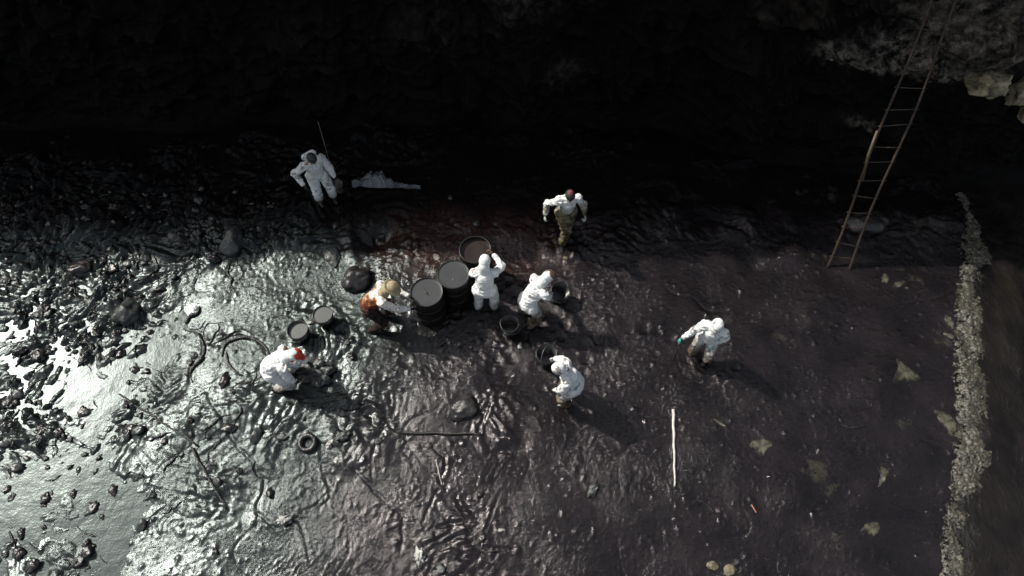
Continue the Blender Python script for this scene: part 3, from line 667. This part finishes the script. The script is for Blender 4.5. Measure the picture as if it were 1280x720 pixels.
# ------------------------------------------------------------------ buckets
BUCK = simple('black_plastic_bucket', (.012, .012, .013), .32, var=.3, scale=8, spec=.55); WIRE = simple('wire', (.25, .25, .25), .35, metal=.8, var=.2)
BFILL = skin_oil('silty_oil_in_bucket', (.05, .055, .053), (.085, .09, .086), .35)
def bucket(px, py, label, level=.31, dia=.35, fill=BFILL, tilt=(0, 0, 0), handle='down', ztop=.37, hrot=0.0, z0=None):
    p = at(px, py, ztop); z0 = Hp(p.x, p.y) - .02 if z0 is None else z0
    r = empty('bucket', (p.x, p.y, z0), 0, label, 'bucket'); r.rotation_euler = tilt
    Rt = dia / 2; Rb = Rt * .82; hh = ztop - z0; hh = max(.3, min(.42, hh))
    prof = [(0, 0), (Rb, 0), (Rb + (Rt - Rb) * .7, hh * .74), (Rt + .006, hh * .75), (Rt + .006, hh * .79), (Rt - .008, hh * .80), (Rt, hh), (Rt - .006, hh), (Rb - .004, .012), (0, .012)]
    Geo().lathe(prof, 44).obj('shell', BUCK, r)
    Geo().lathe([(Rt + .003 + .008 * math.cos(a), hh - .003 + .008 * math.sin(a)) for a in [2 * math.pi * k / 8 for k in range(8)]], 44, closed=True).obj('rim', BUCK, r)
    Rl = Rb + (Rt - Rb) * (level / hh) - .007; V = []; F = []; seg = 44
    for k, rr in enumerate([0, .35, .7, .92, 1.0]):
        for j in range(seg): a = 2 * math.pi * j / seg; V.append((Rl * rr * math.cos(a), Rl * rr * math.sin(a), min(level, hh - .02)))
    for k in range(4):
        for j in range(seg): j2 = (j + 1) % seg; F.append((k * seg + j, (k + 1) * seg + j, (k + 1) * seg + j2, k * seg + j2))
    mesh_obj('oil_surface', V, F, fill, r)
    pts = []
    for k in range(19):
        a = math.pi * k / 18; x = (Rt + .012) * math.cos(a); d = (Rt + .03) * math.sin(a)
        q = Vector((x, -d, hh * .78 - .02 * math.sin(a))) if handle == 'down' else Vector((x, d * .25, hh * .8 + d * 1.0))
        pts.append(Matrix.Rotation(hrot, 3, 'Z') @ q)
    Geo().tube(pts, .004, 6).obj('handle', WIRE, r)
    return r
bucket(403, 393, 'black bucket full of grey silty oil, the one further from the crouching worker', .33, .34, hrot=2.2)
bucket(371.5, 412, 'black bucket full of grey silty oil right above the red cap', .31, .355, hrot=-.5)
bucket(637, 404, 'empty looking black bucket standing between the two workers in the centre', .10, .33, FILL2, hrot=1.0)
bucket(683, 442, 'black bucket held by the worker below the centre', .10, .35, FILL2, handle='up', hrot=1.1)
bucket(694, 359, 'black bucket tilted at the right hand of the red scarfed worker', .14, .34, FILL2, tilt=(R(10), R(14), 0), hrot=.4)
# ring
rr = onshore(385, 554); g = Geo().lathe([(.125 + .042 * math.cos(a), .03 + .034 * math.sin(a)) for a in [2 * math.pi * k / 12 for k in range(12)]], 40, closed=True)
o = g.obj('rubber_ring', oiled('oiled_rubber', (.006, .006, .006), (.014, .014, .014), (.2, .35))); o.location = rr + Vector((0, 0, .02)); o.rotation_euler = (.08, -.06, .3); tag(o, 'small thick black rubber ring lying on the grey sludge', 'ring')
# heap the crouching worker gathers
hp = onshore(392, 466)
h_ = rock('debris_heap', hp + Vector((0, 0, .04)), (.30, .24, .13), OILGREY, 'glossy lumpy heap of oiled debris in front of the crouching worker', 'debris', seed=71, sub=5, amp=1.3, freq=2.6)

# ------------------------------------------------------------------ ladder
WOOD = simple('weathered_ladder_pole', (.036, .023, .014), .6, var=.55, scale=16, bmp=.006, dirt=((.02, .017, .014), .55)); WOODL = simple('fresh_ladder_pole', (.085, .062, .036), .6, var=.3, scale=16, bmp=.006)
def ladder():
    fL = onshore(1035, 336); fR = onshore(1061, 339); yt = fL.y + 2.3
    tL = aty(1163.5, 0, yt); tR = aty(1198, 0, yt + .02)
    r = empty('ladder', (fL + fR) / 2, 0, 'long rickety wooden pole ladder leaning on the cliff', 'ladder'); o = r.location.copy()
    fL.z -= .1; fR.z -= .1; EXT = 1.22
    def pt(f, t, s, wob, ph): q = f.lerp(t, s); return q + Vector((wob * math.sin(s * 9 + ph), 0, wob * math.cos(s * 7 + ph)))
    for f, t, ph, wob in ((fL, tL, 0, .022), (fR, tR, 2, .03)):
        Geo().tube([pt(f, t, EXT * k / 30, wob, ph) - o for k in range(31)], [.023 * (1.1 - .3 * k / 30) * (1 + .12 * math.sin(k * 2.7)) for k in range(31)], 9).obj('rail', WOOD, r)
    L = (tL - fL).length; n = int(L * EXT / .325)
    for k in range(1, n + 1):
        s = k * .325 / L + .012 * math.sin(k * 3.1)
        if s > EXT - .02: break
        a = pt(fL, tL, s, .022, 0); b = pt(fR, tR, s + .006 * math.sin(k * 2.2), .03, 2); d = (b - a).normalized()
        Geo().tube([a - d * .05 - o, (a + b) / 2 - o + Vector((0, 0, -.006)), b + d * .05 - o], .011, 7).obj('rung', WOOD, r)
    a = aty(1103.5, 143, fL.y + 1.3) + Vector((0, 0, 0)); 
    sA = pt(fL, tL, .58, .022, 0); sB = pt(fL, tL, .40, .022, 0); off = Vector((-.05, -.03, .02))
    Geo().tube([sA + off - o, (sA + sB) / 2 + off * .9 - o, sB + Vector((.01, -.05, 0)) - o], [.020, .027, .022], 9).obj('splint', WOODL, r)
ladder()
# ------------------------------------------------------------------ people
def suit_mat(name, fwd=0, base=(.80, .82, .81), dirt=(.06, .045, .03), z0=.45, z1=1.0, patch=.575, bands=None):
    m = M(name); X, Y, Z = m.xyz()
    n = m.noise(5.5, 6, .62); zz = m.math('ADD', Z, m.math('MULTIPLY', m.math('SUBTRACT', n, .5), .9))
    if fwd: zz = m.math('ADD', zz, m.math('MULTIPLY', m.math('MAXIMUM', m.math('SUBTRACT', Y, .20), 0.0), fwd))
    c = base
    if bands:
        for (za, zb, col) in bands: c = m.mix(m.mapr(zz, za, zb, 1, 0), c, col)
    c = m.mix(m.mapr(zz, z0, z1, 1, 0), c, m.mix(m.ramp(m.noise(9, 4), [(.4, 0), (.6, 1)]), tuple(q * .35 for q in dirt), tuple(q * 2.6 for q in dirt)))
    c = m.mix(m.math('MULTIPLY', m.ramp(m.noise(7.5, 5, .6), [(patch, 0), (patch + .05, 1)]), .75), c, dirt)
    return m.set(color=c, rough=.62, spec=.3, normal=m.bump(m.noise(17, 6, .65, dist=1.2), .03, .9))
SKIN = simple('skin', (.26, .15, .10), .5, var=.15); BOOT = simple('oiled_rubber_boot', (.012, .011, .010), .3, var=.4)
GREY_EYE = simple('eye_white', (.7, .7, .68), .3, var=.02)
SUIT = suit_mat('white_coverall')
SUIT_CLEAN = suit_mat('white_coverall_clean', z0=.0, z1=.6, patch=.66)
SUIT_KHAKI = suit_mat('khaki_stained_coverall', z0=.85, z1=1.36, dirt=(.095, .082, .045))
SUIT_GREY = suit_mat('smeared_coverall', base=(.74, .77, .75), z0=-.1, z1=.6, patch=.58, dirt=(.13, .125, .11))
SUIT_ORANGE = suit_mat('orange_backed_coverall', fwd=2.2, base=(.80, .78, .74), z0=.80, z1=.98, dirt=(.014, .008, .007), bands=[(1.06, 1.22, (.42, .20, .08)), (.97, 1.08, (.13, .028, .014))])
def twobone(a, t, l1, l2, pole):
    a, t, pole = Vector(a), Vector(t), Vector(pole); d = t - a; L = min(d.length, (l1 + l2) * .995); u = d.normalized()
    x = (l1 * l1 - l2 * l2 + L * L) / (2 * L); h = math.sqrt(max(l1 * l1 - x * x, 0)); q = (pole - u * pole.dot(u)).normalized()
    return a + u * x + q * h, a + u * L
def person(px, py, face, label, suit, hp=.93, lean=12, side=0, twist=0, feet=((-.11, .05), (.12, -.02)), hands=((-.22, .3, .9), (.22, .3, .9)),
           footz=(0, 0), head=(20, 0, 0), glove=None, hood='suit', hair=None, cap=None, mask=None, poles=((-.75, -.7, -.35), (.75, -.7, -.35)), height=1.0, z=None, hoodcol=None, sink=.05, curl=(.6, .6), fat=.94, af=.94):
    p = onshore(px, py); zz = (p.z - sink) if z is None else z
    fa = Vector(face); rz = math.atan2(fa.y, fa.x) - math.pi / 2
    root = empty('person', (p.x, p.y, zz), rz, label, 'person', 'workers cleaning up the oil'); root.scale = (height,) * 3
    def loc_(h):          # a hand target given as a sight line and a height becomes a local point
        if h[0] != 'w': return h
        q = at(h[1], h[2], zz + h[3]) - Vector((p.x, p.y, zz)); return (Matrix.Rotation(-rz, 3, 'Z') @ q) / height
    hands = [loc_(h) for h in hands]
    P = Vector((0, 0, hp)); sl, ss = R(lean), R(side)
    up = Vector((math.sin(ss), math.sin(sl), math.cos(sl) * math.cos(ss))).normalized()
    Rt = (Matrix.Rotation(R(twist), 3, 'Z') @ Vector((1, 0, 0))); Rt = (Rt - up * Rt.dot(up)).normalized(); Fw = up.cross(Rt)
    low = (Vector((0, 0, 1)) * .55 + up * .45).normalized()
    W = P + low * .14; Ch = W + up * .20; Nk = Ch + up * .165
    hy, hr, ht = [R(q) for q in head]            # extra pitch, yaw, tilt of the head
    hrot = Matrix((Rt, Fw, up)).transposed() @ Matrix.Rotation(hr, 3, 'Z') @ Matrix.Rotation(-hy, 3, 'X') @ Matrix.Rotation(ht, 3, 'Y')
    Hc = Nk + up * .075 + hrot @ Vector((0, .015, .105))
    sh = [Nk - up * .055 + Rt * (s * .175) for s in (-1, 1)]; hips = [P + Vector((s * .095, 0, -.03)) for s in (-1, 1)]
    legs = []; arms = []
    for k, s in enumerate((-1, 1)):
        an = Vector((feet[k][0], feet[k][1], .09 + footz[k])); kn, an = twobone(hips[k], an, .42, .41, (s * .15, 1, .05)); legs.append((hips[k], kn, an))
        el, wr = twobone(sh[k], hands[k], .29, .26, poles[k]); arms.append((sh[k], el, wr))
    # continuous body: trunk, limbs, neck, head, five-fingered hands
    b = Geo()
    b.cap(P, W, .125, .115); b.cap(W, Ch, .12, .135); b.cap(Ch, Nk - up * .04, .13, .09); b.cap(sh[0], sh[1], .06, .06); b.cap(Nk - up * .03, Hc - hrot @ Vector((0, .02, .03)), .055, .055)
    b.cap(hips[0], hips[1], .10, .10)
    for h, kn, an in legs:
        b.cap(h, kn, .082, .055); b.cap(kn, an, .052, .037); b.cap(an, an + Vector((0, .14, -.05)), .036, .03)
    tips = []
    for k, (s_, el, wr) in enumerate(arms):
        s = (-1, 1)[k]
        b.cap(s_, el, .050, .040); b.cap(el, wr, .039, .027)
        d = (wr - el).normalized(); nrm = Vector((-s * .8, .1, -.2)); nrm = (nrm - d * nrm.dot(d)).normalized(); sd_ = d.cross(nrm)      # nrm: palm side
        pc = wr + d * .055; rot = Matrix((sd_, nrm, d)).transposed(); b.ell(pc, (.042, .017, .055), rot, 12, 8)
        for f in range(4):
            o0 = wr + d * .095 + sd_ * ((f - 1.5) * .021); ln = (.036, .042, .040, .031)[f if s > 0 else 3 - f]; c = curl[k] + .12 * f
            d1 = (d * math.cos(c) + nrm * math.sin(c)); d2_ = (d * math.cos(c * 2.1) + nrm * math.sin(c * 2.1))
            o1 = o0 + d1 * ln; b.cap(o0, o1, .0105, .0098, 8); b.cap(o1, o1 + d2_ * ln * .85, .0098, .0085, 8)
        sg = 1 if (sd_.dot(Vector((0, 1, .3))) > 0) else -1; t0 = wr + d * .03 + sd_ * (sg * .034); t1 = t0 + (d * .6 + sd_ * sg * .7 + nrm * .35).normalized() * .04
        b.cap(t0, t1, .0135, .0115, 8); b.cap(t1, t1 + (d * .9 + nrm * .35).normalized() * .03, .0115, .0095, 8); tips.append(wr + d * .09 + nrm * .03)
    hv = lambda x, y, z_: Hc + hrot @ Vector((x, y, z_))
    b.ell(hv(0, -.008, .02), (.076, .096, .092), hrot); b.ell(hv(0, .022, -.045), (.060, .068, .068), hrot)
    b.cap(hv(0, .088, .012), hv(0, .108, -.022), .010, .015, 8); b.cap(hv(-.03, .082, .026), hv(.03, .082, .026), .012, .012, 8)
    b.cap(hv(-.018, .086, -.055), hv(.018, .086, -.055), .009, .009, 8); b.ell(hv(0, .078, -.092), (.022, .02, .018), hrot, 10, 8)
    for s in (-1, 1): b.ell(hv(s * .078, -.002, -.005), (.009, .020, .030), hrot, 10, 8)
    gm = glove or SKIN
    body, co = b.remesh('body', [SKIN, gm], root, .009, 2)
    me = body.data
    if glove:
        ct = np.array([f.center[:] for f in me.polygons]); mi = np.zeros(len(ct), np.int32)
        for (s_, el, wr) in arms: mi[np.linalg.norm(ct - np.array((wr + (wr - el).normalized() * .08)[:]), axis=1) < .15] = 1
        me.polygons.foreach_set('material_index', mi)
    for s in (-1, 1): Geo().ell(hv(s * .031, .083, .006), (.012, .009, .008), hrot, 10, 8).obj('eye', GREY_EYE, root)
    # coverall
    g = Geo(); f = fat
    g.cap(P, W, .165 * f, .150 * f); g.cap(W, Ch, .155 * f, .165 * f); g.cap(Ch, Nk - up * .055, .160 * f, .105); g.cap(sh[0] - up * .015, sh[1] - up * .015, .078, .078); g.cap(Nk - up * .04, Nk + up * .03, .085, .075)
    g.cap(hips[0], hips[1], .135 * f, .135 * f); g.ell(P + Vector((0, -.03, .0)), (.175 * f, .145 * f, .14))
    for h, kn, an in legs: g.cap(h, kn, .118, .088); g.cap(kn, kn.lerp(an, .72), .088, .086); g.cap(kn.lerp(an, .62), kn.lerp(an, .8), .094, .080)
    for s_, el, wr in arms: g.cap(s_ - up * .015, el, .078 * af, .066 * af); g.cap(el, el.lerp(wr, .88), .068 * af, .050)
    key = px * .013
    joints = [q for a_ in arms for q in a_[:2]] + [q for l_ in legs for q in l_[:2]] + [W]
    def wr_(c):
        j = np.full(len(c), 9.);
        for q in joints: j = np.minimum(j, np.linalg.norm(c - np.array(q[:]), axis=1))
        k = .5 + np.exp(-(j / .13) ** 2)
        r = 1 - np.abs(pn(c[:, 0] * 5 + key, c[:, 1] * 5 + 3, c[:, 2] * 11)) * 2.6
        r2 = 1 - np.abs(pn(c[:, 0] * 12 + key, c[:, 1] * 11, c[:, 2] * 19)) * 2.6
        return .019 * np.clip(r, 0, 1) ** 1.5 * k + .010 * np.clip(r2, 0, 1) ** 1.5 * k - .008 + .008 * pn(c[:, 0] * 4 + key, c[:, 1] * 4, c[:, 2] * 4)
    g.remesh('coverall', suit, root, .0115, 4, wr_)
    hk = hoodcol or suit
    if hood == 'suit':
        q = Geo(); q.ell(hv(0, -.022, .022), (.102, .118, .118), hrot); q.ell(hv(0, -.035, -.07), (.095, .095, .10), hrot); q.cap(hv(0, -.05, -.07), Nk - up * .02, .095, .105)
        q.remesh('hood', hk, root, .010, 3, lambda c: .005 * pn(c[:, 0] * 16 + key, c[:, 1] * 16, c[:, 2] * 16))
    if hood == 'down' or hair:
        if hood == 'down':
            q = Geo(); q.cap(Nk - Fw * .11 - Rt * .07 + up * .03, Nk - Fw * .11 + Rt * .07 + up * .03, .075, .07); q.remesh('hood', hk, root, .010, 3, wr_)
        q = Geo(); q.ell(hv(0, -.006, .040), (.088, .108, .092), hrot); q.ell(hv(0, -.05, -.02), (.080, .065, .075), hrot)
        q.remesh('hair', hair, root, .009, 1, lambda c: .004 * pn(c[:, 0] * 30, c[:, 1] * 30, c[:, 2] * 30) + .003 * pn(c[:, 0] * 60, c[:, 1] * 60, c[:, 2] * 60))
    if cap:
        mat, kind = cap; q = Geo()
        if kind == 'cap':
            q.ell(hv(0, .0, .075), (.098, .112, .07), hrot); q.ell(hv(0, .13, .052), (.07, .075, .012), hrot)
        elif kind == 'hat':
            q.ell(hv(0, -.01, .08), (.105, .118, .085), hrot); q.ell(hv(0, -.0, .045), (.165, .185, .018), hrot); q.ell(hv(0, -.09, -.03), (.11, .07, .10), hrot)
        else:   # band round the top of the head
            q.ell(hv(0, -.03, .115), (.05, .055, .025), hrot)
        q.remesh('cap' if kind != 'hat' else 'sun_hat', mat, root, .008, 2, lambda c: .004 * pn(c[:, 0] * 18, c[:, 1] * 18, c[:, 2] * 18))
    if mask:
        q = Geo(); q.ell(hv(0, .075, -.045), (.062, .05, .055), hrot); q.ell(hv(0, .045, -.1), (.085, .075, .05), hrot); q.remesh('face_covering', mask, root, .008, 2)
    for h, kn, an in legs:
        q = Geo(); q.cap(kn.lerp(an, .5), an, .066, .058); q.cap(an, an + Vector((0, .15, -.045)), .052, .045); q.cap(an + Vector((0, -.04, -.045)), an + Vector((0, .15, -.055)), .042, .04)
        q.remesh('boot', BOOT, root, .010, 3)
    mw = Matrix.Translation(root.location) @ Matrix.Rotation(rz, 4, 'Z') @ Matrix.Scale(height, 4)
    return root, [mw @ t for t in tips]
HAIR = simple('dark_hair', (.022, .020, .020), .5, var=.3, scale=30); GREYHAIR = simple('greying_hair', (.06, .06, .06), .5, var=.5, scale=30)
REDC = simple('red_cloth', (.52, .045, .025), .6, var=.25); TAN = simple('tan_cloth', (.34, .28, .17), .7, var=.35, scale=14); BROWNC = simple('brown_cap', (.11, .075, .05), .6, var=.3)
TEAL = simple('teal_glove', (.05, .36, .32), .4, var=.2); BLKG = simple('black_glove', (.015, .014, .014), .35, var=.3); WHTG = simple('whitish_glove', (.5, .5, .47), .5, var=.3); BRG = simple('brown_glove', (.12, .07, .05), .45, var=.3); TEALM = simple('teal_mask', (.10, .52, .46), .6, var=.1)
BLKM = simple('black_mask', (.02, .02, .022), .5, var=.2); MAROON = simple('maroon_cloth', (.12, .03, .035), .6, var=.25)

# 1 dark haired, in the shade, holding a bundle and a thin rod
a, t = person(408, 247, (.55, -1), 'person in a smeared white coverall with bare dark hair, standing in the deep shade', SUIT_GREY, hp=.88, lean=16, hands=((-.27, .20, .80), (.33, .26, .98)), feet=((-.13, .06), (.14, 0)),
    head=(18, 0, 0), hood='down', hair=HAIR, glove=BLKG, twist=6)
q = t[0] if t[0].x > t[1].x else t[1]
g = Geo().cap((0, 0, -.26), (.02, 0, .05), .07, .055).cap((.03, 0, -.15), (.07, .0, .0), .05, .05)
o, _ = g.remesh('sack', [oiled('oiled_sack', (.02, .018, .015), (.10, .095, .085), (.3, .5))], None, .01, 2, lambda c: .014 * pn(c[:, 0] * 14, c[:, 1] * 14, c[:, 2] * 14)); o.location = q + Vector((.04, 0, -.03)); tag(o, 'small oil smeared sack hanging from the hand of the dark haired worker', 'sack')
g = Geo().tube([Vector((.0, 0, -.4)), Vector((-.03, .15, .5)), Vector((-.06, .35, 1.25))], [.006, .005, .003], 6); o = g.obj('rod', WIRE); o.location = q + Vector((0, .03, 0)); tag(o, 'thin upright rod held by the dark haired worker', 'rod')
# 2 walking
person(704, 294, (.12, -1), 'person walking in a white top over khaki stained trousers, dark hair showing red', SUIT_KHAKI, hp=.90, lean=10, feet=((.09, .26), (-.10, -.14)), footz=(.0, .14),
    hands=((-.34, .10, .84), (.40, .06, .90)), head=(14, 0, 0), hood=None, hair=HAIR, cap=(MAROON, 'band'), glove=WHTG, af=.84, fat=.92)
# 3 orange backed, leaning over to the left drum
person(471, 404, (1, .12), 'person in tan sun hat and orange backed oil blackened coverall leaning toward a drum', SUIT_ORANGE, hp=.80, lean=46, feet=((-.13, .16), (.15, -.10)),
    hands=(('w', 511, 370, .95), ('w', 512, 386, .80)), head=(0, 0, 0), hood='suit', hoodcol=TAN, cap=(TAN, 'hat'), glove=BLKG)
# 4 reaching into the far drum, back to the camera
person(608, 388, (.05, 1), 'person in a clean white hooded coverall seen from behind, right arm raised over a drum', SUIT_CLEAN, hp=.92, lean=14, feet=((-.15, .0), (.16, .02)),
    hands=((-.13, .40, .95), (.13, .50, 1.30)), head=(22, -12, 0), mask=TEALM, glove=BRG, height=.98, fat=1.0)
# 5 white hood, red scarf, holding the tilted bucket
person(659, 402, (.85, .5), 'person in white coverall, brown peaked cap and red scarf, bending over a tilted bucket', SUIT, hp=.84, lean=36, feet=((-.14, .08), (.14, -.08)),
    hands=(('w', 688, 356, .50), ('w', 690, 371, .50)), head=(6, 0, 0), cap=(BROWNC, 'cap'), mask=REDC, glove=WHTG, fat=.98)
# 6 crouching, red cap
person(352, 476, (1, .10), 'person crouching low in a white hooded coverall with a red cap', SUIT_CLEAN, hp=.66, lean=52, feet=((-.15, .12), (.16, -.10)),
    hands=((-.10, .62, .38), (.20, .34, .30)), head=(8, 0, 0), cap=(REDC, 'cap'), mask=REDC, glove=BLKG, fat=1.06)
# 7 bending over the bucket below the centre
person(713, 499, (-.95, .0), 'person in white coverall with black mask, bending over a bucket below the centre', SUIT, hp=.88, lean=25, feet=((-.12, .05), (.13, -.06)),
    hands=((-.08, .30, .62), ('w', 688, 446, .62)), head=(16, -6, 0), mask=BLKM, glove=WHTG)
# 8 alone on the right
a, t = person(874, 441, (-.45, -.9), 'person alone on the right in white hooded coverall with teal gloves, one arm out', SUIT, hp=.84, lean=10, feet=((-.14, .05), (.13, -.03)),
    hands=((-.14, .10, .80), (.43, .26, .82)), head=(6, 15, 0), poles=((-.75, -.7, -.35), (.2, -.3, -1)), height=.95, glove=TEAL, mask=WHTG, fat=.98)
q = t[1] if t[1].x < t[0].x else t[0]
g = Geo().tube([Vector((0, 0, .12)), Vector((.03, -.03, -.45)), Vector((.05, -.06, -.95))], .013, 8); o = g.obj('stick', DARKW); o.location = q; tag(o, 'short dark stick in the outstretched hand of the worker on the right', 'stick')
